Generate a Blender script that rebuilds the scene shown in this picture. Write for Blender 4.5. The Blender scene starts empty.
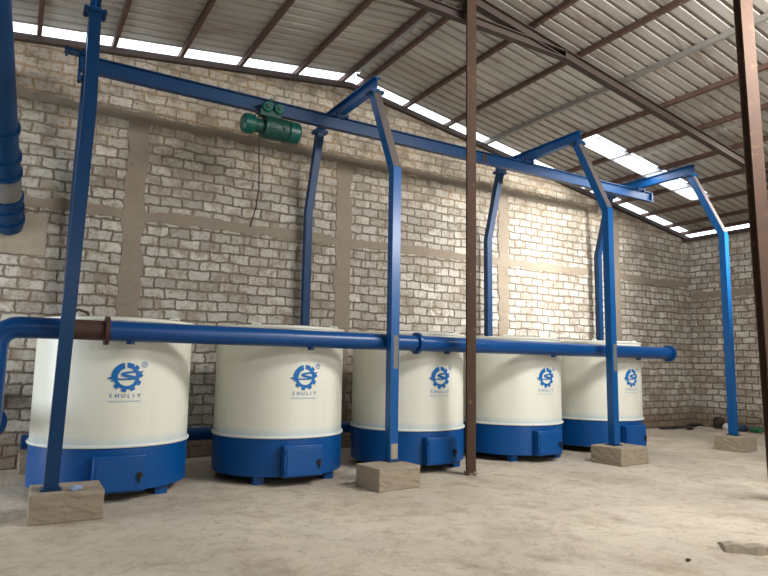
import bpy, bmesh, math, random
from mathutils import Vector, Matrix
random.seed(7)
C = bpy.context.scene.collection
sc = bpy.context.scene

# ------------------------------------------------------------------ camera
YAW, PITCH, ROLL, FPX = 0.5399, 0.1206, 0.0159, 616.218
cy, sy, cp, sp = math.cos(YAW), math.sin(YAW), math.cos(PITCH), math.sin(PITCH)
fw = Vector((sy * cp, cy * cp, sp)); rt = Vector((cy, -sy, 0)); up = rt.cross(fw)
cr, sr = math.cos(ROLL), math.sin(ROLL)
rt2 = rt * cr + up * sr; up2 = rt * -sr + up * cr
cam = bpy.data.cameras.new('camera'); cam.sensor_width = 36; cam.sensor_fit = 'HORIZONTAL'
cam.lens = FPX * 36 / 768; cam.clip_start = .05; cam.clip_end = 300
co = bpy.data.objects.new('camera', cam); C.objects.link(co)
M4 = Matrix((rt2, up2, -fw)).transposed().to_4x4(); M4.translation = Vector((0, 0, 1.6))
co.matrix_world = M4; sc.camera = co

# ------------------------------------------------------------------ light
w = bpy.data.worlds.new('sky'); sc.world = w; w.use_nodes = True
bg = w.node_tree.nodes['Background']
bg.inputs[0].default_value = (.86, .93, 1.0, 1); bg.inputs[1].default_value = 3.6

def area(name, loc, target, sx, sz, power, col):
    l = bpy.data.lights.new(name, 'AREA'); l.shape = 'RECTANGLE'; l.size = sx; l.size_y = sz
    l.energy = power; l.color = col
    o = bpy.data.objects.new(name, l); C.objects.link(o); o.location = loc
    d = Vector(target) - Vector(loc); o.rotation_euler = d.to_track_quat('-Z', 'Y').to_euler()
    return o
def roof_light(name, x, y, drop, sx, sy_, power, col):
    """area lamp lying in the plane of the right roof slope, shining down"""
    o = area(name, (0, 0, 0), (0, 0, -1), sx, sy_, power, col)
    ax = Vector((1, 0, -SLOPE_R)).normalized(); ay = Vector((0, 1, 0)); az = ax.cross(ay)
    m = Matrix((ax, ay, az)).transposed().to_4x4(); m.translation = Vector((x, y, roof_z(x) - drop)); o.matrix_world = m
    return o
SLOPE_R, SLOPE_L, RIDGE_X, RIDGE_Z = .165, .118, 5.4, 7.23
def roof_z(x): return RIDGE_Z - (SLOPE_R * (x - RIDGE_X) if x > RIDGE_X else SLOPE_L * (RIDGE_X - x))
# behind the camera: an added low fill lamp, and daylight through a tall clerestory
area('front_fill', (6.5, -3.4, 1.6), (6.5, 10, 1.2), 5, 3.0, 150, (1, .96, .9))
area('clerestory_daylight', (8.0, -3.3, 6.1), (6.5, 8.0, 1.4), 6.0, .6, 200, (1, .975, .94))
# daylight from the open side on the left
area('side_daylight', (-4.4, 8.4, 1.9), (1, 8.4, 1.2), 2.4, 3.0, 150, (.86, .94, 1))
# daylight through the roof skylights (second one unseen), then an added wall lamp
o = roof_light('skylight_daylight', 12.12, 8.585, .13, 3.95, .43, 60, (1, .97, .92))
area('roof_daylight', (7.8, 2.3, 6.35), (5.4, 8.2, 1.3), 3.8, .8, 560, (1, .97, .93))
o = area('wall_patch_fill', (13.2, 2.6, 5.7), (10.7, 10.5, 3.7), 1.6, .9, 230, (1, .99, .96)); o.data.spread = math.radians(46)  # added narrow lamp under the closed roof, brightens a patch of back wall
sc.view_settings.view_transform = 'Standard'; sc.view_settings.look = 'None'
sc.view_settings.gamma = 1; sc.view_settings.use_curve_mapping = False
sc.view_settings.exposure = 0.0

# ------------------------------------------------------------------ materials
def srgb(r, g, b):
    f = lambda c: (c / 255 / 12.92) if c / 255 <= .04045 else ((c / 255 + .055) / 1.055) ** 2.4
    return (f(r), f(g), f(b), 1)
class NT:
    def __init__(s, name):
        s.m = bpy.data.materials.new(name); s.m.use_nodes = True; s.t = s.m.node_tree
        s.b = s.t.nodes['Principled BSDF']
    def n(s, typ, **kw):
        nd = s.t.nodes.new('ShaderNode' + typ)
        for k, v in kw.items():
            if k.startswith('i_'):
                key = k[2:]; key = int(key) if key.isdigit() else key.replace('_', ' ')
                nd.inputs[key].default_value = v
            else: setattr(nd, k, v)
        return nd
    def l(s, a, b): s.t.links.new(a, b)
    def noise(s, scale, detail=4, rough=.6, vec=None, dist=0):
        nd = s.n('TexNoise'); nd.inputs['Scale'].default_value = scale; nd.inputs['Detail'].default_value = detail
        nd.inputs['Roughness'].default_value = rough; nd.inputs['Distortion'].default_value = dist
        if vec is not None: s.l(vec, nd.inputs['Vector'])
        return nd.outputs['Fac']
    def ramp(s, fac, *stops):
        r = s.n('ValToRGB'); s.l(fac, r.inputs[0]); e = r.color_ramp.elements
        while len(e) < len(stops): e.new(.5)
        for el, (p, c) in zip(e, stops):
            el.position = p; el.color = c if len(c) == 4 else (*c, 1)
        return r.outputs[0]
    def mix(s, fac, a, b, mode='MIX'):
        x = s.n('Mix', data_type='RGBA', blend_type=mode)
        for sock, v in ((x.inputs[0], fac), (x.inputs[6], a), (x.inputs[7], b)):
            if hasattr(v, 'is_linked'): s.l(v, sock)
            else: sock.default_value = v
        return x.outputs[2]
    def math(s, op, a, b=0.0):
        x = s.n('Math', operation=op)
        for sock, v in zip(x.inputs, (a, b)):
            if hasattr(v, 'is_linked'): s.l(v, sock)
            else: sock.default_value = v
        return x.outputs[0]
    def coord(s, which='Object'): return s.n('TexCoord').outputs[which]
    def mapped(s, vec, scale):
        m = s.n('Mapping'); m.inputs['Scale'].default_value = scale; s.l(vec, m.inputs[0]); return m.outputs[0]
    def bump(s, h, strength, dist=.02):
        b = s.n('Bump'); b.inputs['Strength'].default_value = strength; b.inputs['Distance'].default_value = dist
        s.l(h, b.inputs['Height']); s.l(b.outputs[0], s.b.inputs['Normal'])
    def out(s, col, rough=.6, metal=0, spec=None):
        if hasattr(col, 'is_linked'): s.l(col, s.b.inputs['Base Color'])
        else: s.b.inputs['Base Color'].default_value = col
        if hasattr(rough, 'is_linked'): s.l(rough, s.b.inputs['Roughness'])
        else: s.b.inputs['Roughness'].default_value = rough
        s.b.inputs['Metallic'].default_value = metal
        if spec is not None: s.b.inputs['Specular IOR Level'].default_value = spec
        return s.m
B0, W1 = (0, 0, 0, 1), (1, 1, 1, 1)

def painted(name, col, col2, rough=.35, scuff=None, amount=.62):
    t = NT(name); v = t.coord()
    c = t.mix(t.noise(2.2, 4, vec=v), col, col2)
    if scuff:
        m = t.ramp(t.noise(9, 6, .7, v), (amount, B0), (amount + .06, W1))
        c = t.mix(m, c, scuff)
    t.bump(t.noise(40, 3, vec=v), .06, .004)
    return t.out(c, rough, spec=.35)
M = {}
M['blue'] = painted('blue_paint', srgb(8, 82, 142), srgb(6, 69, 126), .33, srgb(70, 96, 130), .70)
M['blue_dark'] = painted('dark_blue_paint', srgb(5, 54, 96), srgb(4, 46, 84), .36, srgb(60, 70, 90), .72)
M['tank_blue'] = painted('tank_blue_paint', srgb(1, 78, 146), srgb(1, 68, 130), .38, srgb(40, 96, 150), .76)
M['pipe_blue'] = painted('pipe_blue_paint', srgb(4, 68, 128), srgb(3, 57, 112), .3, srgb(36, 62, 100), .70)
M['grey_prime'] = painted('worn_grey_paint', srgb(118, 116, 112), srgb(96, 92, 88), .5, srgb(60, 84, 124), .6)
M['bare'] = painted('bare_shaded_steel', srgb(98, 90, 86), srgb(78, 72, 70), .6, srgb(50, 74, 112), .62)  # bare steel tone, darkened for the shaded undersides of the bent posts
M['logo'] = painted('logo_blue', srgb(20, 108, 178), srgb(16, 98, 168), .45)
M['green'] = painted('hoist_green', srgb(6, 84, 72), srgb(5, 66, 58), .35, srgb(20, 50, 44), .66)
M['green_dark'] = painted('hoist_dark_green', srgb(10, 66, 56), srgb(8, 50, 44), .45)
M['black'] = painted('black_iron', srgb(30, 30, 32), srgb(44, 40, 38), .55)
M['rust'] = painted('rusty_steel', srgb(88, 64, 48), srgb(60, 46, 40), .75, srgb(112, 84, 58), .60)
M['rust_pipe'] = painted('brown_primer', srgb(74, 48, 40), srgb(58, 38, 34), .6, srgb(96, 64, 50), .66)
M['purlin'] = painted('red_oxide_steel', srgb(104, 80, 70), srgb(80, 60, 54), .7, srgb(126, 106, 94), .6)
M['galv'] = painted('galvanised_steel', srgb(150, 148, 142), srgb(122, 118, 112), .45, srgb(110, 90, 76), .66)
M['truss'] = painted('dark_steel', srgb(74, 62, 56), srgb(58, 48, 44), .65, srgb(100, 74, 58), .66)
M['grey_pipe'] = painted('dull_grey_steel', srgb(120, 112, 102), srgb(92, 84, 76), .6, srgb(84, 62, 48), .6)
M['paper'] = painted('pale_paper', srgb(176, 190, 206), srgb(70, 116, 170), .7)
M['bag_green'] = painted('green_plastic', srgb(40, 110, 70), srgb(30, 84, 60), .4)
M['bag_blue'] = painted('blue_plastic', srgb(44, 62, 92), srgb(30, 40, 60), .4)
M['bag_white'] = painted('white_plastic', srgb(200, 198, 192), srgb(170, 166, 160), .5)
M['dark_rag'] = painted('dark_cloth', srgb(40, 38, 38), srgb(58, 52, 48), .85)

def tank_white():
    t = NT('tank_cream_paint'); v = t.coord()
    z = t.n('SeparateXYZ'); t.l(v, z.inputs[0])
    c = t.mix(t.noise(1.6, 5, vec=v), srgb(228, 228, 216), srgb(216, 216, 202))
    # blue overspray from the base coat just over the seam
    h = t.math('ADD', z.outputs[2], t.math('MULTIPLY', t.noise(5, 4, vec=v), .12))
    m = t.ramp(h, (.66, (.62, .62, .62, 1)), (.80, B0))
    c = t.mix(m, c, srgb(150, 186, 208))
    st = t.ramp(t.noise(1, 5, .6, t.mapped(v, (6, 6, .7))), (.55, B0), (.75, (.35, .35, .35, 1)))
    c = t.mix(st, c, srgb(206, 202, 186))
    t.bump(t.noise(3, 2, vec=v), .05, .02)
    return t.out(c, .34)
M['tank_white'] = tank_white()
M['weld'] = painted('seam_white', srgb(226, 228, 220), srgb(206, 210, 204), .45)

def concrete(name, a, b, dark):
    t = NT(name); v = t.coord()
    c = t.mix(t.noise(3, 6, .65, v), a, b)
    m = t.ramp(t.noise(22, 4, .7, v), (.6, B0), (.72, W1))
    c = t.mix(m, c, dark)
    t.bump(t.noise(24, 6, .75, v), .5, .02)
    return t.out(c, .95, spec=.15)
M['concrete'] = concrete('footing_concrete', srgb(164, 153, 136), srgb(138, 126, 109), srgb(112, 100, 84))
M['mortar'] = concrete('grey_mortar', srgb(168, 158, 142), srgb(138, 126, 110), srgb(120, 106, 92))
M['band'] = concrete('wall_concrete', srgb(150, 139, 124), srgb(126, 114, 100), srgb(108, 96, 82))

def floor_mat():
    t = NT('earthen_concrete_floor'); v = t.coord()
    c = t.mix(t.ramp(t.noise(.55, 6, .6, v, .4), (.35, B0), (.68, W1)), srgb(178, 167, 151), srgb(204, 193, 176))
    m = t.ramp(t.noise(1.7, 7, .68, v, .8), (.48, B0), (.72, W1))
    c = t.mix(t.math('MULTIPLY', m, .7), c, srgb(144, 129, 111))
    g = t.ramp(t.noise(.9, 5, .6, t.mapped(v, (1.2, .5, 1)), 1.0), (.52, B0), (.68, W1))
    c = t.mix(t.math('MULTIPLY', g, .5), c, srgb(190, 182, 172))
    s = t.ramp(t.noise(30, 5, .7, v), (.66, B0), (.76, W1))
    c = t.mix(t.math('MULTIPLY', s, .5), c, srgb(120, 102, 84))
    s2 = t.ramp(t.noise(6, 7, .75, v, .5), (.5, B0), (.66, W1))
    c = t.mix(t.math('MULTIPLY', s2, .5), c, srgb(140, 125, 106))
    hb = t.math('ADD', t.noise(2.2, 6, .6, v), t.math('MULTIPLY', t.noise(26, 5, .7, v), .35))
    t.bump(hb, .6, .06)
    return t.out(c, .9, spec=.2)
M['floor'] = floor_mat()

def brick_mat():
    t = NT('rough_block_wall'); uv = t.coord('UV')
    def warp(vec, scale, amp, detail):
        dn = t.n('TexNoise'); dn.inputs['Scale'].default_value = scale; dn.inputs['Detail'].default_value = detail
        dn.inputs['Roughness'].default_value = .65; t.l(uv, dn.inputs['Vector'])
        sub = t.n('VectorMath', operation='SUBTRACT'); t.l(dn.outputs['Color'], sub.inputs[0]); sub.inputs[1].default_value = (.5, .5, .5)
        scl = t.n('VectorMath', operation='SCALE'); t.l(sub.outputs[0], scl.inputs[0]); scl.inputs['Scale'].default_value = amp
        add = t.n('VectorMath', operation='ADD'); t.l(vec, add.inputs[0]); t.l(scl.outputs[0], add.inputs[1]); return add.outputs[0]
    wv = warp(warp(uv, 1.6, .10, 3), 8, .085, 5)
    br = t.n('TexBrick'); t.l(wv, br.inputs['Vector'])
    br.inputs['Scale'].default_value = 1; br.inputs['Brick Width'].default_value = .35; br.inputs['Row Height'].default_value = .172
    br.inputs['Mortar Size'].default_value = .025; br.inputs['Mortar Smooth'].default_value = .9; br.inputs['Bias'].default_value = 0
    br.inputs['Color1'].default_value = srgb(214, 209, 199); br.inputs['Color2'].default_value = srgb(168, 163, 154)
    br.inputs['Mortar'].default_value = srgb(120, 107, 91)
    sep = t.n('SeparateXYZ'); t.l(uv, sep.inputs[0]); base = br.outputs['Color']
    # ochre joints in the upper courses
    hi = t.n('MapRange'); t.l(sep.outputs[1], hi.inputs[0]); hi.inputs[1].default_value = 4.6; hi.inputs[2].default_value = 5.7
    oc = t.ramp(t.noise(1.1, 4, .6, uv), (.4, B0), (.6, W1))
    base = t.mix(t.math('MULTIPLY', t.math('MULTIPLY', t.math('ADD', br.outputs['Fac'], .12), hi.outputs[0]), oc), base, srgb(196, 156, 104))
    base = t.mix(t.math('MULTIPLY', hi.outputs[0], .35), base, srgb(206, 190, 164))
    # slurry smeared over the blocks
    sm = t.ramp(t.noise(2.8, 8, .75, uv, .6), (.47, B0), (.60, W1))
    base = t.mix(t.math('MULTIPLY', sm, .75), base, srgb(142, 129, 112))
    big = t.ramp(t.noise(.5, 5, .6, uv), (.4, B0), (.65, W1))
    base = t.mix(t.math('MULTIPLY', big, .3), base, srgb(140, 124, 106))
    # drips under the ring beam
    dr = t.ramp(t.noise(1, 5, .7, t.mapped(uv, (9, .8, 1))), (.53, B0), (.62, W1))
    zr = t.n('MapRange'); t.l(sep.outputs[1], zr.inputs[0]); zr.inputs[1].default_value = 2.2; zr.inputs[2].default_value = 3.9
    zc = t.math('MULTIPLY', zr.outputs[0], t.math('LESS_THAN', sep.outputs[1], 3.9))
    base = t.mix(t.math('MULTIPLY', t.math('MULTIPLY', dr, zc), .75), base, srgb(112, 94, 78))
    # mud at the foot
    fo = t.n('MapRange'); t.l(t.math('ADD', sep.outputs[1], t.math('MULTIPLY', t.noise(1.3, 4, vec=uv), .5)), fo.inputs[0])
    fo.inputs[1].default_value = .85; fo.inputs[2].default_value = .45
    base = t.mix(t.math('MULTIPLY', fo.outputs[0], .75), base, srgb(126, 104, 84))
    pit = t.ramp(t.noise(18, 6, .8, uv), (.53, B0), (.63, W1))
    base = t.mix(t.math('MULTIPLY', pit, .75), base, srgb(104, 91, 77))
    h = t.math('SUBTRACT', t.math('ADD', t.math('MULTIPLY', t.noise(11, 6, .75, uv), 1.0), t.math('MULTIPLY', t.noise(3, 4, .6, uv), .5)), t.math('MULTIPLY', br.outputs['Fac'], .6))
    t.bump(h, .95, .04)
    return t.out(base, .95, spec=.12)
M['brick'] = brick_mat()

def sheet_mat():
    t = NT('aged_roof_sheet'); v = t.coord()
    c = t.mix(t.noise(.9, 5, .6, v), srgb(188, 184, 176), srgb(160, 154, 146))
    st = t.ramp(t.noise(1.3, 6, .65, t.mapped(v, (.5, 2.2, 1)), .6), (.56, B0), (.72, W1))
    c = t.mix(t.math('MULTIPLY', st, .8), c, srgb(118, 92, 72))
    pa = t.ramp(t.noise(.8, 3, .5, t.mapped(v, (.35, 1.6, 1))), (.5, B0), (.62, W1))
    c = t.mix(t.math('MULTIPLY', pa, .5), c, srgb(206, 203, 196))
    return t.out(c, .55, .15)
M['sheet'] = sheet_mat()
def translucent(name, col):
    m = bpy.data.materials.new(name); m.use_nodes = True; t = m.node_tree; t.nodes.clear()
    o = t.nodes.new('ShaderNodeOutputMaterial'); a = t.nodes.new('ShaderNodeBsdfTranslucent'); b = t.nodes.new('ShaderNodeBsdfTransparent')
    x = t.nodes.new('ShaderNodeMixShader'); x.inputs[0].default_value = .12
    a.inputs[0].default_value = col; b.inputs[0].default_value = col
    t.links.new(a.outputs[0], x.inputs[1]); t.links.new(b.outputs[0], x.inputs[2]); t.links.new(x.outputs[0], o.inputs[0])
    return m
M['skylight'] = translucent('translucent_sheet', (.95, .96, .97, 1))

# ------------------------------------------------------------------ mesh building
class MB:
    def __init__(s): s.v, s.f = [], []
    def add(s, vs, fs):
        o = len(s.v); s.v += [Vector(x) for x in vs]; s.f += [tuple(i + o for i in f) for f in fs]; return s
    def box(s, c, d, rz=0, ry=0, rx=0):
        R = Matrix.Rotation(rz, 3, 'Z') @ Matrix.Rotation(ry, 3, 'Y') @ Matrix.Rotation(rx, 3, 'X')
        vs = [Vector(c) + R @ Vector((sx * d[0] / 2, sy_ * d[1] / 2, sz * d[2] / 2)) for sz in (-1, 1) for sx, sy_ in ((-1, -1), (1, -1), (1, 1), (-1, 1))]
        return s.add(vs, [(3, 2, 1, 0), (4, 5, 6, 7), (0, 1, 5, 4), (1, 2, 6, 5), (2, 3, 7, 6), (3, 0, 4, 7)])
    def sweep(s, path, prof, side, caps=True):
        """prof: (a along side, b along normal) closed outline; mitred along path"""
        P = [Vector(p) for p in path]; n = len(P); k = len(prof); side = Vector(side).normalized()
        vs = []
        for i, p in enumerate(P):
            d0 = (P[i] - P[i - 1]).normalized() if i else None
            d1 = (P[i + 1] - P[i]).normalized() if i < n - 1 else None
            d = d1 if d0 is None else d0 if d1 is None else (d0 + d1).normalized()
            ref = d1 or d0
            nr = d.cross(side).normalized()
            sc_ = 1 / max(.3, abs(d.dot(ref)))
            for a, b in prof: vs.append(p + side * a + nr * b * sc_)
        fs = []
        for i in range(n - 1):
            for j in range(k):
                a, b = i * k + j, i * k + (j + 1) % k
                fs.append((a, b, b + k, a + k))
        if caps: fs += [tuple(range(k - 1, -1, -1)), tuple((n - 1) * k + j for j in range(k))]
        return s.add(vs, fs)
    def tube(s, path, r, seg=16, caps=True):
        P = [Vector(p) for p in path]; n = len(P); rs = r if isinstance(r, (list, tuple)) else [r] * n
        d = (P[1] - P[0]).normalized(); u = d.orthogonal().normalized(); vs = []
        for i, p in enumerate(P):
            d0 = (P[i] - P[i - 1]).normalized() if i else (P[1] - P[0]).normalized()
            d1 = (P[i + 1] - P[i]).normalized() if i < n - 1 else d0
            t = (d0 + d1).normalized(); u = (u - t * u.dot(t)).normalized(); b = t.cross(u)
            for j in range(seg):
                a = 2 * math.pi * j / seg; vs.append(p + (u * math.cos(a) + b * math.sin(a)) * rs[i])
        fs = [(i * seg + j, i * seg + (j + 1) % seg, (i + 1) * seg + (j + 1) % seg, (i + 1) * seg + j) for i in range(n - 1) for j in range(seg)]
        if caps: fs += [tuple(range(seg - 1, -1, -1)), tuple((n - 1) * seg + j for j in range(seg))]
        return s.add(vs, fs)
    def lathe(s, c, prof, seg=64, closed=False):
        c = Vector(c); k = len(prof)
        vs = [c + Vector((r * math.cos(2 * math.pi * j / seg), r * math.sin(2 * math.pi * j / seg), z)) for j in range(seg) for r, z in prof]
        fs = []
        for j in range(seg):
            for i in range(k if closed else k - 1):
                a, b = j * k + i, j * k + (i + 1) % k; q = ((j + 1) % seg) * k
                fs.append((a, q + i, q + (i + 1) % k, b))
        return s.add(vs, fs)
    def build(s, name, mat, parent=None, loc=None, smooth=True, bevel=0):
        me = bpy.data.meshes.new(name); o0 = Vector(loc) if loc is not None else Vector((0, 0, 0))
        me.from_pydata([v - o0 for v in s.v], [], s.f); me.validate()
        bm = bmesh.new(); bm.from_mesh(me); bmesh.ops.recalc_face_normals(bm, faces=bm.faces); bm.to_mesh(me); bm.free()
        if smooth:
            me.polygons.foreach_set('use_smooth', [True] * len(me.polygons)); me.set_sharp_from_angle(angle=math.radians(35))
        me.materials.append(mat)
        o = bpy.data.objects.new(name, me); C.objects.link(o)
        if parent is not None: o.parent = parent
        if loc is not None: o.location = loc
        if bevel:
            b = o.modifiers.new('bevel', 'BEVEL'); b.width = bevel; b.segments = 2; b.limit_method = 'ANGLE'
        return o
def tag(o, label=None, cat=None, group=None, kind=None):
    if label: o['label'] = label
    if cat: o['category'] = cat
    if group: o['group'] = group
    if kind: o['kind'] = kind
    return o
def empty(name, loc):
    o = bpy.data.objects.new(name, None); C.objects.link(o); o.location = loc; o.empty_display_size = .2; return o
def rect(w, h): return [(-w / 2, -h / 2), (w / 2, -h / 2), (w / 2, h / 2), (-w / 2, h / 2)]
def ibeam(w, h, tf=.016, tw=.012):
    a, b, c = w / 2, h / 2, tw / 2
    return [(-a, -b), (a, -b), (a, -b + tf), (c, -b + tf), (c, b - tf), (a, b - tf), (a, b), (-a, b), (-a, b - tf), (-c, b - tf), (-c, -b + tf), (-a, -b + tf)]

# ------------------------------------------------------------------ setting
def grid_floor():
    mb = MB(); x0, x1, y0, y1, n = -6, 17.2, -5, 11, 90
    for j in range(n + 1):
        for i in range(n + 1):
            x, y = x0 + (x1 - x0) * i / n, y0 + (y1 - y0) * j / n
            mb.v.append(Vector((x, y, 0)))
    for j in range(n):
        for i in range(n):
            a = j * (n + 1) + i; mb.f.append((a, a + 1, a + n + 2, a + n + 1))
    mb.box(((x0 + x1) / 2, (y0 + y1) / 2, -.11), (x1 - x0, y1 - y0, .2))
    return tag(mb.build('floor', M['floor'], smooth=False), kind='structure')
grid_floor()

YW, XR = 10.5, 16.5
def wall_top(x): return (7.055 - .118 * (5.4 - x)) if x < 5.4 else 7.055 - .165 * (x - 5.4)
def wall(name, outline, axis, pos, thick):
    """outline in (along, z)"""
    mb = MB(); n = len(outline)
    P = lambda a, z, t: (a, pos + t, z) if axis == 'X' else (pos + t, a, z)
    mb.v = [Vector(P(a, z, 0)) for a, z in outline] + [Vector(P(a, z, thick)) for a, z in outline]
    mb.f = [tuple(range(n)), tuple(range(2 * n - 1, n - 1, -1))] + [(i, (i + 1) % n, n + (i + 1) % n, n + i) for i in range(n)]
    o = mb.build(name, M['brick'], smooth=False)
    uv = o.data.uv_layers.new(name='UVMap')
    for lp in o.data.loops:
        v = o.data.vertices[lp.vertex_index].co
        uv.data[lp.index].uv = ((v.x if axis == 'X' else v.y), v.z)
    return tag(o, kind='structure')
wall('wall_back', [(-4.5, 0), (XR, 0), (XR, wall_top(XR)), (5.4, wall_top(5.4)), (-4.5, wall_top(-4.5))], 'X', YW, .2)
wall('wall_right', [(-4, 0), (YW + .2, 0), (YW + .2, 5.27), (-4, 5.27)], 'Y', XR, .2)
wall('wall_front_blocker', [(-4.5, 0), (XR, 0), (XR, 5.5), (-4.5, 5.5)], 'X', -3.8, .2)  # unseen wall, added to block low sky light from the front
wall('wall_left_blocker', [(-3.8, 0), (7.0, 0), (7.0, 3.3), (9.9, 3.3), (9.9, 0), (YW, 0), (YW, 5.75), (-3.8, 5.75)], 'Y', -4.7, .2)  # unseen wall, added to block sky light, open only at the side doorway
# concrete columns and ring beams cast into the walls (slightly proud)
def rough_strip(name, c, d, seed):
    rnd = random.Random(seed); mb = MB()
    ax = 0 if d[0] > d[2] and d[0] > d[1] else (1 if d[1] > d[2] else 2)
    n = max(6, int(d[ax] / .07)); other = [i for i in range(3) if i != ax]
    cur = {}
    def walk(key):
        cur[key] = cur.get(key, 0) * .8 + rnd.uniform(-.022, .022); return cur[key]
    for i in range(n + 1):
        t = -.5 + i / n; base = [0, 0, 0]; base[ax] = c[ax] + d[ax] * t
        for (s1, s2) in ((-1, -1), (1, -1), (1, 1), (-1, 1)):
            p = list(base)
            for o_, s_ in zip(other, (s1, s2)):
                p[o_] = c[o_] + s_ * d[o_] / 2 + (walk((s1, s2)[0 if o_ == other[0] else 1]) if d[o_] > .08 else rnd.uniform(-.004, .004))
            mb.v.append(Vector(p))
    for i in range(n):
        for j in range(4): a, b = i * 4 + j, i * 4 + (j + 1) % 4; mb.f.append((a, b, b + 4, a + 4))
    mb.f += [(3, 2, 1, 0), tuple(n * 4 + j for j in range(4))]
    return tag(mb.build(name, M['band'], smooth=False), kind='structure')
k = 1
for x in (1.53, 5.35, 9.45, 13.3):
    top = min(5.52, wall_top(x) - .25)
    rough_strip('trim_%d' % k, (x, YW, top / 2), (.32, .03, top), k); k += 1
rough_strip('trim_%d' % k, (6, YW, 3.92), (20.8, .024, .17), 31); k += 1
rough_strip('trim_%d' % k, (4, YW, 5.56), (16.6, .024, .15), 32); k += 1
rough_strip('trim_%d' % k, (XR, 3.4, 3.62), (.024, 14, .17), 33); k += 1

# roof sheets: real trapezoid ribs running down the slope
def sheet(mb, xa, xb, ya, yb, zoff=0.0, nx=1):
    pitch = .21; ys = []
    i = math.floor(ya / pitch) - 1
    while i * pitch < yb + pitch:
        for dy, h in ((0, 0), (.13, 0), (.145, .045), (.185, .045), (.20, 0)):
            y = i * pitch + dy
            if ya < y < yb: ys.append((y, h))
        i += 1
    ys = [(ya, 0)] + ys + [(yb, 0)]
    xs = [xa + (xb - xa) * q / nx for q in range(nx + 1)]; m = len(ys); o = len(mb.v)
    for x in xs:
        for y, h in ys: mb.v.append(Vector((x, y, roof_z(x) + h + zoff)))
    for q in range(nx):
        for j in range(m - 1):
            a = o + q * m + j; mb.f.append((a, a + 1, a + m + 1, a + m))
SKX0, SKX1, SKY0, SKY1 = 10.15, 14.1, 8.37, 8.80
W3Y0, W3Y1 = 1.5, 3.3
YS, YE = -4.0, 10.28       # opaque sheets stop short of the wall
XL, XE = -4.6, 16.35
mb = MB()
for (a, b, z) in ((XL, .6, 0), (.55, RIDGE_X - .04, .006)): sheet(mb, a, b, YS, YE, z, 2)
sheet(mb, RIDGE_X + .04, 6.45, YS, YE, .004); sheet(mb, 11.55, SKX1, YS, SKY0 + .05); sheet(mb, 6.35, SKX0, W3Y1, YE); sheet(mb, 6.35, 11.65, YS, W3Y0)
sheet(mb, SKX0, 11.65, W3Y1, SKY0 + .05); sheet(mb, SKX0, SKX1, SKY1, YE)
sheet(mb, SKX1, XE, YS, YE)
tag(mb.build('ceiling', M['sheet']), kind='structure')
mb = MB().sweep([(SKX0, (SKY0 + SKY1) / 2, roof_z(SKX0) - .104), (SKX1, (SKY0 + SKY1) / 2, roof_z(SKX1) - .104)], rect(SKY1 - SKY0 + .06, .004), (0, 1, 0))
tag(mb.build('window_1', M['skylight']), kind='structure')
mb = MB(); sheet(mb, 6.4, 11.6, W3Y0, W3Y1, -.012)
tag(mb.build('added_skylight', M['skylight']), kind='structure')  # unseen skylight panel, added above the roof lamp
mb = MB()
sheet(mb, XL, RIDGE_X - .04, YE, 10.75, .004, 2); sheet(mb, RIDGE_X + .04, XE, YE, 10.75, .004, 2)
tag(mb.build('window_2', M['skylight']), kind='structure')
# ridge cap
mb = MB().sweep([(RIDGE_X, YS, RIDGE_Z + .08), (RIDGE_X, YE, RIDGE_Z + .08)], [(-.3, -.04), (0, 0), (.3, -.04), (.3, -.035), (0, .008), (-.3, -.035)], (1, 0, 0))
tag(mb.build('trim_%d' % k, M['galv']), kind='structure'); k += 1

# purlins (each its own bar), running from the wall to the front
PW, PH = .06, .09
left_x = [5.22, 4.24, 3.16, 2.12, 1.06, 0.0, -1.06, -2.12, -3.2]
right_x = [5.62, 6.72, 7.8, 8.9, 10.03, 11.16, 12.25, 13.35, 14.45, 15.5, 16.2]
words = ['first', 'second', 'third', 'fourth', 'fifth', 'sixth', 'seventh', 'eighth', 'ninth', 'tenth', 'eleventh']
for side, xs in (('left', left_x), ('right', right_x)):
    for i, x in enumerate(xs):
        sl = SLOPE_R if side == 'right' else -SLOPE_L
        zc = roof_z(x) - PH / 2 - .004
        col = 'galv' if (side == 'right' and i == 3) else 'purlin'
        o = MB().sweep([(x, YS + .2, zc), (x, 10.68, zc)], rect(PW, PH), (1, 0, -sl)).build('roof_purlin', M[col])
        lab = '%s steel roof purlin, %s one on the %s side of the ridge' % ('grey galvanised' if col == 'galv' else 'rust-red', words[i], side)
        if i == 0: lab = 'rust-red steel ridge purlin along the %s edge of the bright ridge gap' % side
        tag(o, lab, 'purlin', 'purlins under the roof sheets')
# gable beams on top of the back wall
for nm, xa, xb, lab in (('l', XL, 5.4, 'dark red steel beam along the left slope of the back wall top'), ('r', 5.4, 16.45, 'dark red steel beam along the right slope of the back wall top')):
    za, zb = roof_z(xa) - .145, roof_z(xb) - .145
    sl = (zb - za) / (xb - xa); n = Vector((-sl, 0, 1)).normalized()
    o = MB().sweep([(xa, 10.45, za), (xb, 10.45, zb)], rect(.1, .1), (0, 1, 0)).build('gable_beam', M['truss'])
    tag(o, lab, 'beam')
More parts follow.
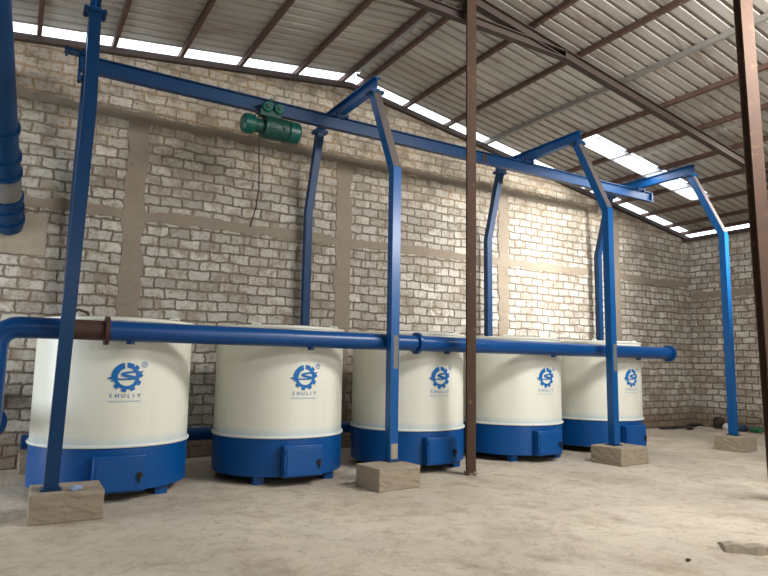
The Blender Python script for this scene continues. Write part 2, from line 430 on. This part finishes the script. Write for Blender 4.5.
# roof truss with collar beam
TY = 6.78
tr = tag(empty('roof_truss', (RIDGE_X, TY, 6.8)), 'dark steel roof truss with horizontal collar beam behind the thin rusty post', 'truss')
L0 = tr.location
def rel(mb, name, mat, par, base): 
    for v in mb.v: v -= base
    return mb.build(name, mat, par)
rel(MB().sweep([(5.4, TY, roof_z(5.4) - .188), (16.2, TY, roof_z(16.2) - .188)], ibeam(.12, .17), (0, 1, 0)), 'rafter', M['truss'], tr, L0)
rel(MB().sweep([(-4.2, TY, roof_z(-4.2) - .188), (5.4, TY, roof_z(5.4) - .188)], ibeam(.12, .17), (0, 1, 0)), 'rafter', M['truss'], tr, L0)
rel(MB().sweep([(3.6, TY, 6.69), (7.5, TY, 6.69)], ibeam(.11, .14), (0, 1, 0)), 'collar_beam', M['truss'], tr, L0)
rel(MB().sweep([(5.4, TY, 6.76), (5.4, TY, roof_z(5.4) - .28)], rect(.08, .08), (0, 1, 0)), 'king_post', M['truss'], tr, L0)

# eave beam on the right
o = MB().sweep([(16.2, YS, roof_z(16.2) - .26), (16.2, 10.45, roof_z(16.2) - .26)], rect(.1, .1), (1, 0, 0)).build('eave_beam', M['truss'])
tag(o, 'dark steel eave beam above the top of the right wall', 'beam')

# ------------------------------------------------------------------ rusty posts
def rusty_post(base, top, size, label, blob):
    r = tag(empty('steel_post', base), label, 'post')
    d = Vector(top) - Vector(base)
    mb = MB().sweep([(0, 0, 0), d], ibeam(size, size * 1.05, .012, .014), Vector((cy, -sy, 0)))
    mb.build('beam_section', M['rust'], r)
    if blob:
        m2 = MB(); rnd = random.Random(3)
        for i in range(9):
            a = i * .7; rr = .05 + rnd.uniform(0, .03)
            m2.box((math.cos(a) * rr, math.sin(a) * rr, .02 + .02 * (i % 3)), (.05, .05, .05), a, .4, .3)
        tag(m2.build('mortar_lump', M['mortar'], r), 'lump of grey mortar')
    return r
rusty_post((5.86, 7.24, 0), (5.36, 6.60, 7.0), .13, 'thin rusty brown steel post in front of the tanks, between third and fourth', True)
rusty_post((8.17, 4.16, 0), (7.86, 4.10, 6.66), .155, 'rusty brown steel post nearest the camera at the right edge', False)

# ------------------------------------------------------------------ concrete footings
def footing(cx, cy_, dx, dy, h, rz, label, seed):
    rnd = random.Random(seed); bm = bmesh.new(); bmesh.ops.create_cube(bm, size=1)
    for v in bm.verts: v.co = Vector((v.co.x * dx, v.co.y * dy, (v.co.z + .5) * h))
    bmesh.ops.subdivide_edges(bm, edges=bm.edges[:], cuts=7, use_grid_fill=True)
    for v in bm.verts:
        if v.co.z > .005:
            v.co += Vector((rnd.uniform(-1, 1), rnd.uniform(-1, 1), rnd.uniform(-.4, .4))) * .006
    me = bpy.data.meshes.new('concrete_footing'); bm.to_mesh(me); bm.free(); me.materials.append(M['concrete'])
    o = bpy.data.objects.new('concrete_footing', me); C.objects.link(o); o.location = (cx, cy_, 0); o.rotation_euler.z = rz
    b = o.modifiers.new('bevel', 'BEVEL'); b.width = .01; b.segments = 2; b.limit_method = 'ANGLE'; b.angle_limit = .6
    return tag(o, label, 'concrete block', 'concrete footings under the blue frames')
FX = [.44, 4.5, 8.8, 12.36]; FY = [7.17, 7.25, 7.08, 7.09]
# ------------------------------------------------------------------ hoist frames
PO = .13
f_labels = ['blue steel hoist frame at the far left with its post on the nearest concrete block',
            'blue steel hoist frame whose bent front post stands between second and third tanks',
            'blue steel hoist frame whose front post stands before the last tank',
            'blue steel hoist frame at the far right, standing clear of the tanks']
for i, (x, y) in enumerate(zip(FX, FY)):
    fr = tag(empty('hoist_frame', (x, y, .28)), f_labels[i], 'frame', 'blue hoist frames in a row')
    b0 = Vector((x, y, .28))
    bend, top, ry = 4.32, 5.735, 10.27
    lean = .09 if i == 0 else 0
    fp = [(x, y, .30), (x + lean, y, bend), (x + lean * 1.3, y + .64, top)]
    xr_ = x + (.22 if i == 0 else 0)   # the first frame stands slightly askew
    zb = .264 if i == 0 else .014
    rp = [(xr_, ry, zb), (xr_, ry, bend), (xr_, 9.86, top)]
    rel(MB().sweep(fp, rect(PO, PO), (1, 0, 0)), 'post', M['blue' if i else 'blue_dark'], fr, b0)  # first front post takes the darker blue to stand in for shade on it
    rel(MB().sweep(rp, rect(PO, PO), (1, 0, 0)), 'post', M['blue_dark'], fr, b0)
    rel(MB().sweep([(x + lean * 1.3, y + .56, 5.86), (xr_, 10.0, 5.86)], ibeam(.12, .2), (1, 0, 0)), 'cross_beam', M['blue'], fr, b0)
    for (px_, py) in ((x + lean * 1.3, y + .64), (xr_, 9.86)):
        rel(MB().box((px_, py, top + .005), (.25, .2, .018)).box((px_, py, top - .018), (.25, .2, .016)), 'flange_plate', M['blue_dark'], fr, b0)
        for ax in (-.1, .1):
            for ay in (-.07, .07): rel(MB().tube([(px_ + ax, py + ay, top - .05), (px_ + ax, py + ay, top + .035)], .012, 8), 'bolt', M['blue_dark'], fr, b0)
    rel(MB().box((x, y, .296), (.19, .19, .014)), 'base_plate', M['blue_dark'], fr, b0)
    rel(MB().box((xr_, ry - .01, zb - .004), (.19, .19, .014)), 'base_plate', M['blue_dark'], fr, b0)
    if i:   # grey-brown outer face of the bent part: bare steel, with its shade painted in
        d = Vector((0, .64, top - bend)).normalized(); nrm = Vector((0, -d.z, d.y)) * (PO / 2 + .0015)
        rel(MB().sweep([Vector((x, y, bend + .01)) + nrm + d * .02, Vector((x, y + .64, top)) + nrm - d * .06], rect(PO * .96, .003), (1, 0, 0)), 'bare_shaded_face', M['bare'], fr, b0)
    if i in (1, 2):   # worn patch low on the front post
        rel(MB().box((x + .012, y - PO / 2 - .001, 1.75), (.075, .003, .46)), 'worn_patch', M['grey_prime'], fr, b0)
    if i == 1: rel(MB().box((x + .01, y - PO / 2 - .001, .42), (.10, .003, .2)), 'worn_patch', M['mortar'], fr, b0)
footing(.59, 7.23, .66, .58, .284, -.02, 'concrete block under the leftmost blue post, nearest the camera', 1)
footing(4.33, 7.05, .66, .52, .284, .1, 'concrete block beside the second blue post, before the third tank', 2)
footing(8.86, 7.03, .72, .60, .284, .05, 'concrete block under the third blue post, before the last tank', 3)
footing(12.38, 7.07, .56, .56, .284, .06, 'concrete block at the far right, standing clear of the tanks', 4)
footing(.60, 10.22, .8, .44, .25, 0, 'concrete block by the back wall, behind the left edge of the first tank', 47)

# ------------------------------------------------------------------ monorail
RY, RZ = 9.05, 5.615
mr = tag(empty('monorail_beam', (.4, RY, RZ)), 'long blue steel monorail beam slung under all the blue frames', 'beam'); b0 = mr.location.copy()
rel(MB().sweep([(.49, RY, RZ), (12.85, RY, RZ)], ibeam(.11, .225, .016, .012), (0, 1, 0)), 'rail', M['blue_dark'], mr, b0)
for x in FX:
    rel(MB().box((x, RY, 5.745), (.26, .16, .03)).box((x - .1, RY, 5.742), (.03, .2, .07)).box((x + .1, RY, 5.742), (.03, .2, .07)), 'clamp_plate', M['blue_dark'], mr, b0)
for x in (.53, 12.80): rel(MB().box((x, RY - .035, RZ - .01), (.05, .05, .17)), 'end_stop', M['blue_dark'], mr, b0)
rel(MB().tube([(.51, RY, RZ - .24), (.51, RY, RZ - .11)], .022, 10), 'end_bolt', M['blue_dark'], mr, b0)
rel(MB().box((7.68, RY - .008, RZ), (.12, .012, .19)), 'splice_plate', M['black'], mr, b0)

# ------------------------------------------------------------------ electric hoist
HX, HY, HZ = 3.24, 8.95, 5.24
h = tag(empty('electric_hoist', (HX, HY, HZ)), 'green electric hoist with round motor hanging from the blue monorail beam', 'hoist')
def cylx(xa, xb, r, ch=.02, seg=28, y=0, z=0):
    return MB().tube([(xa, y, z), (xa + ch, y, z), (xb - ch, y, z), (xb, y, z)], [r - ch, r, r, r - ch], seg)
cylx(-.13, .26, .178, .008).build('drum_housing', M['green_dark'], h)
cylx(.255, .47, .172, .03).build('gearbox_cover', M['green'], h)
cylx(-.28, -.12, .11, .005).build('coupling', M['green_dark'], h)
mo = cylx(-.47, -.26, .14, .03).build('motor', M['green'], h)
fins = MB()
for q in range(20):
    a = 2 * math.pi * q / 20; fins.box((-.35, .14 * math.cos(a), .14 * math.sin(a)), (.13, .012, .02), 0, 0, a + math.pi / 2)
fins.build('cooling_fins', M['green'], mo)
MB().box((-.02, -.175, -.02), (.10, .02, .09)).build('nameplate', M['green_dark'], h)
MB().box((-.03, .0, .215), (.34, .12, .10)).box((-.02, -.03, .27), (.04, .03, .4)).build('trolley_bracket', M['green_dark'], h)
for x in (-.09, .10):
    wh = MB().tube([(x, -.10, .31), (x, -.08, .31), (x, .015, .31), (x, .025, .31)], [.07, .088, .088, .07], 22)
    wo = wh.build('trolley_wheel', M['green'], h)
    MB().tube([(x, -.125, .31), (x, -.095, .31)], .035, 14).build('axle_cap', M['green_dark'], wo)
MB().box((-.04, .19, .36), (.30, .02, .2)).build('trolley_plate', M['green_dark'], h)
MB().tube([(.17, -.175, -.02), (.17, -.20, -.02)], .03, 12).build('plug', M['green_dark'], h)
MB().tube([(-.19, 0, -.1), (-.185, 0, -.35), (-.16, .01, -.7), (-.15, .02, -1.0), (-.19, .0, -1.3), (-.27, 0, -1.62)], .010, 8).build('pendant_cable', M['black'], h)

# ------------------------------------------------------------------ tanks
TX0, TS, TY_, TR = 1.1578, 2.2207, 8.5427, .9085
ZT, ZW, ZB = 2.063, .6185, .115
def strip(mb, outer, inner):
    n = len(outer); mb.add([(x, y, 0) for x, y in outer] + [(x, y, 0) for x, y in inner], [(i, i + 1, n + i + 1, n + i) for i in range(n - 1)])
def stroke(mb, pts, ws):
    # smooth by Catmull-Rom then ribbon
    P = [Vector(p) for p in pts]; out = []; wo = []
    for i in range(len(P) - 1):
        p0, p1, p2, p3 = P[max(0, i - 1)], P[i], P[i + 1], P[min(len(P) - 1, i + 2)]
        for q in range(8):
            t = q / 8
            out.append(.5 * (2 * p1 + (p2 - p0) * t + (2 * p0 - 5 * p1 + 4 * p2 - p3) * t * t + (3 * p1 - p0 - 3 * p2 + p3) * t ** 3))
            wo.append(ws[i] * (1 - t) + ws[i + 1] * t)
    out.append(P[-1]); wo.append(ws[-1]); A, B = [], []
    for i, p in enumerate(out):
        d = (out[min(i + 1, len(out) - 1)] - out[max(i - 1, 0)]).normalized(); n = Vector((-d.y, d.x))
        A.append(p + n * wo[i]); B.append(p - n * wo[i])
    strip(mb, [(a.x, a.y) for a in A], [(b.x, b.y) for b in B])
def emblem():
    mb = MB(); D = math.radians
    def sector(a0, a1, ri, ro, teeth=False):
        n = max(6, int(abs(a1 - a0) / 2)); O, I = [], []
        for i in range(n + 1):
            a = D(a0 + (a1 - a0) * i / n); r = ro
            if teeth:
                ph = (math.degrees(a) % 36) / 36; r = ro if ph < .55 else ro * .82
            O.append((r * math.cos(a), r * math.sin(a))); I.append((ri * math.cos(a), ri * math.sin(a)))
        strip(mb, O, I)
    sector(102, 186, .58, 1.0)
    sector(60, 90, .64, .98)
    sector(-166, 60, .62, 1.04, True)
    z0 = len(mb.v)
    stroke(mb, [(1.14, .36), (.75, .36), (.2, .32), (-.28, .20), (-.05, .08), (.35, .0), (.62, -.08), (.2, -.14), (-.4, -.16), (-.95, -.10), (-1.22, -.06)], [.015, .05, .075, .09, .095, .095, .08, .06, .05, .09, .02])
    stroke(mb, [(1.1, .12), (.9, .05), (.55, .0)], [.02, .07, .05])
    for v in mb.v[z0:]: v.z = .002
    return mb
def text_mesh(body, size, spacing=1.0):
    cu = bpy.data.curves.new('text', 'FONT'); cu.body = body; cu.size = size; cu.align_x = 'CENTER'; cu.align_y = 'CENTER'
    cu.space_character = spacing; cu.resolution_u = 3; cu.offset = 0
    o = bpy.data.objects.new('text', cu); C.objects.link(o); bpy.context.view_layer.update()
    me = bpy.data.meshes.new_from_object(o.evaluated_get(bpy.context.evaluated_depsgraph_get()))
    mb = MB(); mb.v = [v.co.copy() for v in me.vertices]; mb.f = [tuple(p.vertices) for p in me.polygons]
    bpy.data.objects.remove(o); bpy.data.curves.remove(cu); bpy.data.meshes.remove(me)
    return mb
def wrap(mb, scale, ox, oz, lift=.003):
    """wrap flat artwork on the front of the drum (tank-local coordinates)"""
    r0 = TR + lift
    for v in mb.v:
        a = (v.x * scale + ox) / TR; r = r0 + v.z
        v.x, v.y, v.z = r * math.sin(a), -r * math.cos(a), v.y * scale + oz
    return mb
proto = empty('furnace_tank', (TX0, TY_, 0))
MB().lathe((0, 0, 0), [(TR - .02, ZB), (TR, ZB), (TR, ZW - .02), (TR - .02, ZW - .02)], 96).build('base_drum', M['tank_blue'], proto)
MB().lathe((0, 0, 0), [(TR - .004, ZW), (TR - .004, ZT - .03), (TR + .01, ZT - .025), (TR + .012, ZT), (TR - .03, ZT)], 96).build('drum', M['tank_white'], proto)
MB().lathe((0, 0, 0), [(TR - .03, ZW - .022), (TR + .016, ZW - .022), (TR + .022, ZW - .01), (TR + .016, ZW + .012), (TR - .03, ZW + .012)], 96).build('seam_ring', M['weld'], proto)
MB().lathe((0, 0, 0), [(.0, ZB - .004), (TR - .015, ZB - .004), (TR - .015, ZB + .02)], 64).build('bottom_plate', M['black'], proto)
lid = MB().lathe((0, 0, 0), [(.0, ZT + .03), (TR - .1, ZT + .02), (TR - .03, ZT + .005), (TR - .03, ZT - .02)], 64).build('lid', M['tank_white'], proto)
for a in (.8, 2.4, 3.9, 5.5):
    x, y = .80 * math.cos(a), .80 * math.sin(a)
    MB().tube([(x - .06, y, ZT), (x - .05, y, ZT + .035), (x + .05, y, ZT + .035), (x + .06, y, ZT)], .011, 8).build('lifting_lug', M['weld'], lid)
for a in (-130, -50, 50, 130):
    x, y = .78 * math.cos(math.radians(a)), .78 * math.sin(math.radians(a))
    MB().box((x, y, ZB / 2), (.14, .12, ZB)).build('leg', M['tank_blue'], proto)
dr = MB()
N = 10; dx0, dx1, dz0, dz1 = -.30, .25, .12, .52
dr.box(((dx0 + dx1) / 2, -TR - .03, (dz0 + dz1) / 2), (dx1 - dx0, .13, dz1 - dz0))
door = dr.build('door', M['tank_blue'], proto, bevel=.012)
MB().box(((dx0 + dx1) / 2, -TR - .099, (dz0 + dz1) / 2 - .005), (dx1 - dx0 - .07, .016, dz1 - dz0 - .05)).build('door_leaf', M['tank_blue'], door, bevel=.006)
MB().tube([(dx1 - .065, -TR - .10, .30), (dx1 - .065, -TR - .125, .30)], .035, 16).box((dx1 - .065, -TR - .13, .28), (.016, .016, .11)).build('latch', M['black'], door)
for z in (.2, .44): MB().tube([(dx0 + .02, -TR - .105, z - .03), (dx0 + .02, -TR - .105, z + .03)], .012, 8).build('hinge', M['tank_blue'], door)
em = wrap(emblem(), .165, 0, 1.392).build('emblem', M['logo'], proto, smooth=False)
for q, ch in enumerate('SHULIY'):
    wrap(text_mesh(ch, .066), 1, (-.158, -.092, -.026, .034, .088, .148)[q], 1.178).build('letter', M['logo'], em, smooth=False)
rg = text_mesh('R', .042); ring = MB()
strip(ring, [(.034 * math.cos(q * .3142), .034 * math.sin(q * .3142)) for q in range(21)], [(.027 * math.cos(q * .3142), .027 * math.sin(q * .3142)) for q in range(21)])
rg.add(ring.v, ring.f); wrap(rg, 1, .19, 1.535).build('registered_mark', M['logo'], proto, smooth=False)
tl = MB()
for q in range(26): tl.add([(-.19 + q * .0138, -.006, 0), (-.19 + q * .0138 + .010, -.006, 0), (-.19 + q * .0138 + .010, .006, 0), (-.19 + q * .0138, .006, 0)], [(0, 1, 2, 3)])
M['faint'] = painted('faint_blue_print', srgb(164, 190, 206), srgb(178, 196, 208), .5)
wrap(tl, 1, 0, 1.118).build('tagline', M['faint'], proto, smooth=False)
def copy_tree(o, parent=None):
    c = o.copy(); C.objects.link(c)
    if parent is not None: c.parent = parent
    for ch in list(o.children): copy_tree(ch, c)
    return c
t_labels = ['cream and blue round steel tank, the largest, behind the leftmost blue post',
            'cream and blue round steel tank right of the hanging hoist cable, second from the left',
            'cream and blue round steel tank behind the second concrete block, third from the left',
            'cream and blue round steel tank just right of the thin rusty post',
            'cream and blue round steel tank farthest right, behind the third blue post']
for i in range(5):
    o = proto if i == 0 else copy_tree(proto)
    o.location = (TX0 + TS * i, TY_, 0)
    tag(o, t_labels[i], 'tank', 'round furnace tanks in a row')
# bent rod on top of the first tank
o = MB().tube([(.62, 8.3, 2.112), (.62, 8.3, 2.15), (.66, 8.3, 2.18), (.76, 8.3, 2.15), (.78, 8.3, 2.112)], .018, 10).build('bent_rod', M['rust_pipe'])
tag(o, 'small bent brown rod on the lid of the leftmost tank', 'rod')

# ------------------------------------------------------------------ main smoke pipe
PY, PZ, PR = 7.46, 1.882, .113
sp_ = tag(empty('smoke_pipe', (.9, PY, PZ)), 'long blue pipe running across the fronts of all five tanks', 'pipe'); b0 = sp_.location.copy()
def pp(mb, name, mat, par=sp_): return rel(mb, name, mat, par, b0)
pp(MB().tube([(.9, PY, PZ), (10.93, PY, PZ)], PR, 32), 'pipe', M['pipe_blue'])
tag(pp(MB().tube([(.5, PY, PZ), (.9, PY, PZ)], PR - .004, 32), 'rusty_section', M['rust_pipe']), 'unpainted brown pipe section')
for x, m in ((.89, 'rust_pipe'), (5.04, 'pipe_blue'), (10.93, 'pipe_blue')):
    pp(MB().tube([(x - .022, PY, PZ), (x + .022, PY, PZ)], .158, 32), 'flange', M[m])
RB = .2; cx, cz = -.14 + RB, PZ - RB
arc = [(cx - RB * math.sin(math.radians(a)), PY, cz + RB * math.cos(math.radians(a))) for a in range(0, 91, 18)]
pp(MB().tube([(.52, PY, PZ)] + arc, PR, 28), 'elbow', M['pipe_blue'])
arc2 = [(-.14, PY + .16 - .16 * math.cos(math.radians(a)), .90 + .16 - .16 * math.sin(math.radians(a)) - .0) for a in range(0, 91, 18)]
pp(MB().tube([(-.14, PY, PZ - RB), (-.14, PY, 1.06)] + arc2[1:], PR, 28), 'drop_pipe', M['pipe_blue'])
pp(MB().tube([(-.14, PY + .16, .90), (-.14, PY + .205, .90)], .165, 28), 'flange', M['pipe_blue'])
tag(MB().tube([(-.14, PY + .207, .90), (-.14, 10.46, 1.0)], .10, 24).build('stub_pipe', M['grey_pipe']), 'bare grey pipe running back to the wall left of the first tank', 'pipe')
for i in range(5):
    x = TX0 + TS * i
    pp(MB().tube([(x - .02, PY + .05, PZ), (x - .02, 7.645, PZ)], .075, 20), 'branch', M['pipe_blue'])
    pp(MB().tube([(x - .01, PY, PZ - PR - .03), (x - .01, PY, PZ - PR + .02)], .045, 14), 'drain_plug', M['blue_dark'])
sp_.location.z += .022; sp_.rotation_euler.y = .004
# low pipe behind the tanks
lp = MB().tube([(.2, 9.8, .46), (10.0, 9.8, .47)], .10, 24).build('low_pipe', M['pipe_blue'])
tag(lp, 'blue pipe low behind the tanks near the wall foot', 'pipe')

# ------------------------------------------------------------------ large duct, upper left
da = Vector((-.17, 10.48, 3.52)); fwd = fw
def pix(u, v, depth): return Vector((0, 0, 1.6)) + (fw + rt2 * ((u - 384) / FPX) + up2 * ((288 - v) / FPX)) * depth
db = pix(-9, 0, 6.3)
dirv = (db - da).normalized()
du = tag(empty('exhaust_duct', da), 'fat blue ribbed duct slanting down into the wall at upper left', 'duct'); b0 = da.copy()
LEN = 5.0
RD = .185
rel(MB().tube([da, da + dirv * LEN], RD, 36), 'pipe', M['blue_dark'], du, b0)
for d_ in (.15, .42, .66, 1.15, 1.45, 1.95):
    rel(MB().tube([da + dirv * d_, da + dirv * (d_ + .05)], RD + .028, 36), 'flange', M['blue_dark'], du, b0)
tag(rel(MB().tube([da + dirv * .72, da + dirv * 1.13], RD + .006, 36), 'bare_sleeve', M['grey_prime'], du, b0), 'bare grey metal sleeve')
tag(MB().box((-.15, YW, 3.42), (.95, .03, .62)).build('trim_%d' % k, M['mortar'], bevel=.01), kind='structure'); k += 1

# ------------------------------------------------------------------ litter
def lump(name, c, d, mat, seed, label, cat, group=None):
    rnd = random.Random(seed); bm = bmesh.new(); bmesh.ops.create_icosphere(bm, subdivisions=3, radius=1)
    ph = [Vector((rnd.uniform(-6, 6), rnd.uniform(-6, 6), rnd.uniform(-6, 6))) for _ in range(5)]
    for v in bm.verts:
        s = 1 + sum(math.sin(v.co.dot(p) + i) for i, p in enumerate(ph)) * .09
        v.co = Vector((v.co.x * d[0] * s / 2, v.co.y * d[1] * s / 2, max(0, (v.co.z * s + .75)) * d[2] / 1.8))
    me = bpy.data.meshes.new(name); bm.to_mesh(me); bm.free(); me.materials.append(mat)
    o = bpy.data.objects.new(name, me); C.objects.link(o); o.location = c
    return tag(o, label, cat, group)
lump('crumpled_wrapper', (.66, 7.04, .285), (.11, .09, .05), M['paper'], 5, 'crumpled pale blue wrapper on the nearest concrete block', 'litter')
lump('plastic_bag', (16.2, 8.72, 0), (.3, .3, .15), M['bag_green'], 11, 'green plastic bag at the foot of the right wall', 'bag', 'litter by the right wall')
lump('plastic_bag', (16.2, 9.08, 0), (.35, .36, .18), M['bag_blue'], 12, 'dark blue plastic bag beside the green one', 'bag', 'litter by the right wall')
lump('plastic_bag', (16.3, 9.72, 0), (.25, .3, .30), M['dark_rag'], 13, 'black plastic bag partly behind the far right blue post', 'bag', 'litter by the right wall')
lump('plastic_bag', (16.1, 9.42, 0), (.12, .16, .17), M['bag_white'], 14, 'white plastic scrap just right of the far right blue post', 'bag', 'litter by the right wall')
lump('plastic_scrap', (15.85, 9.98, 0), (.3, .15, .05), M['bag_white'], 15, 'flat white scrap just left of the far right blue post', 'litter', 'litter by the right wall')
lump('old_sacking', (15.1, 10.25, 0), (1.0, .3, .06), M['dark_rag'], 16, 'dark strip of sacking on the floor by the back wall corner', 'litter', 'litter by the right wall')
lump('old_sacking', (16.1, 10.28, 0), (.6, .3, .10), M['dark_rag'], 17, 'dark sacking bunched in the corner of the two walls', 'litter', 'litter by the right wall')
lump('stone', (15.2, 9.85, 0), (.22, .16, .09), M['dark_rag'], 18, 'small dark stone on the floor before the corner', 'stone', 'loose stones on the floor')
lump('stone', (4.96, 3.28, 0), (.045, .035, .022), M['black'], 19, 'tiny dark stone on the floor at the bottom right', 'stone', 'loose stones on the floor')
# broken screed lip, lower right
rnd = random.Random(4); mb = MB(); n = 14
ptsA = [(5.50 + .040 * i, 3.30 - .045 * i + rnd.uniform(-.035, .035)) for i in range(n)]
for i, (x, y) in enumerate(ptsA):
    hgt = .055 + rnd.uniform(-.02, .025)
    ox, oy = .12 + rnd.uniform(-.02, .02), .12
    mb.v += [Vector((x - .02, y - .015, -.002)), Vector((x, y, hgt)), Vector((x + ox, y + oy, hgt * .8)), Vector((x + ox + .1, y + oy + .1, -.002))]
for i in range(n - 1):
    for j in range(3): a = i * 4 + j; mb.f.append((a, a + 1, a + 5, a + 4))
mb.f += [(0, 1, 2, 3), tuple((n - 1) * 4 + j for j in (3, 2, 1, 0))]
tag(mb.build('concrete_rubble', M['mortar'], smooth=False), 'broken strip of grey concrete on the floor at the bottom right', 'rubble')
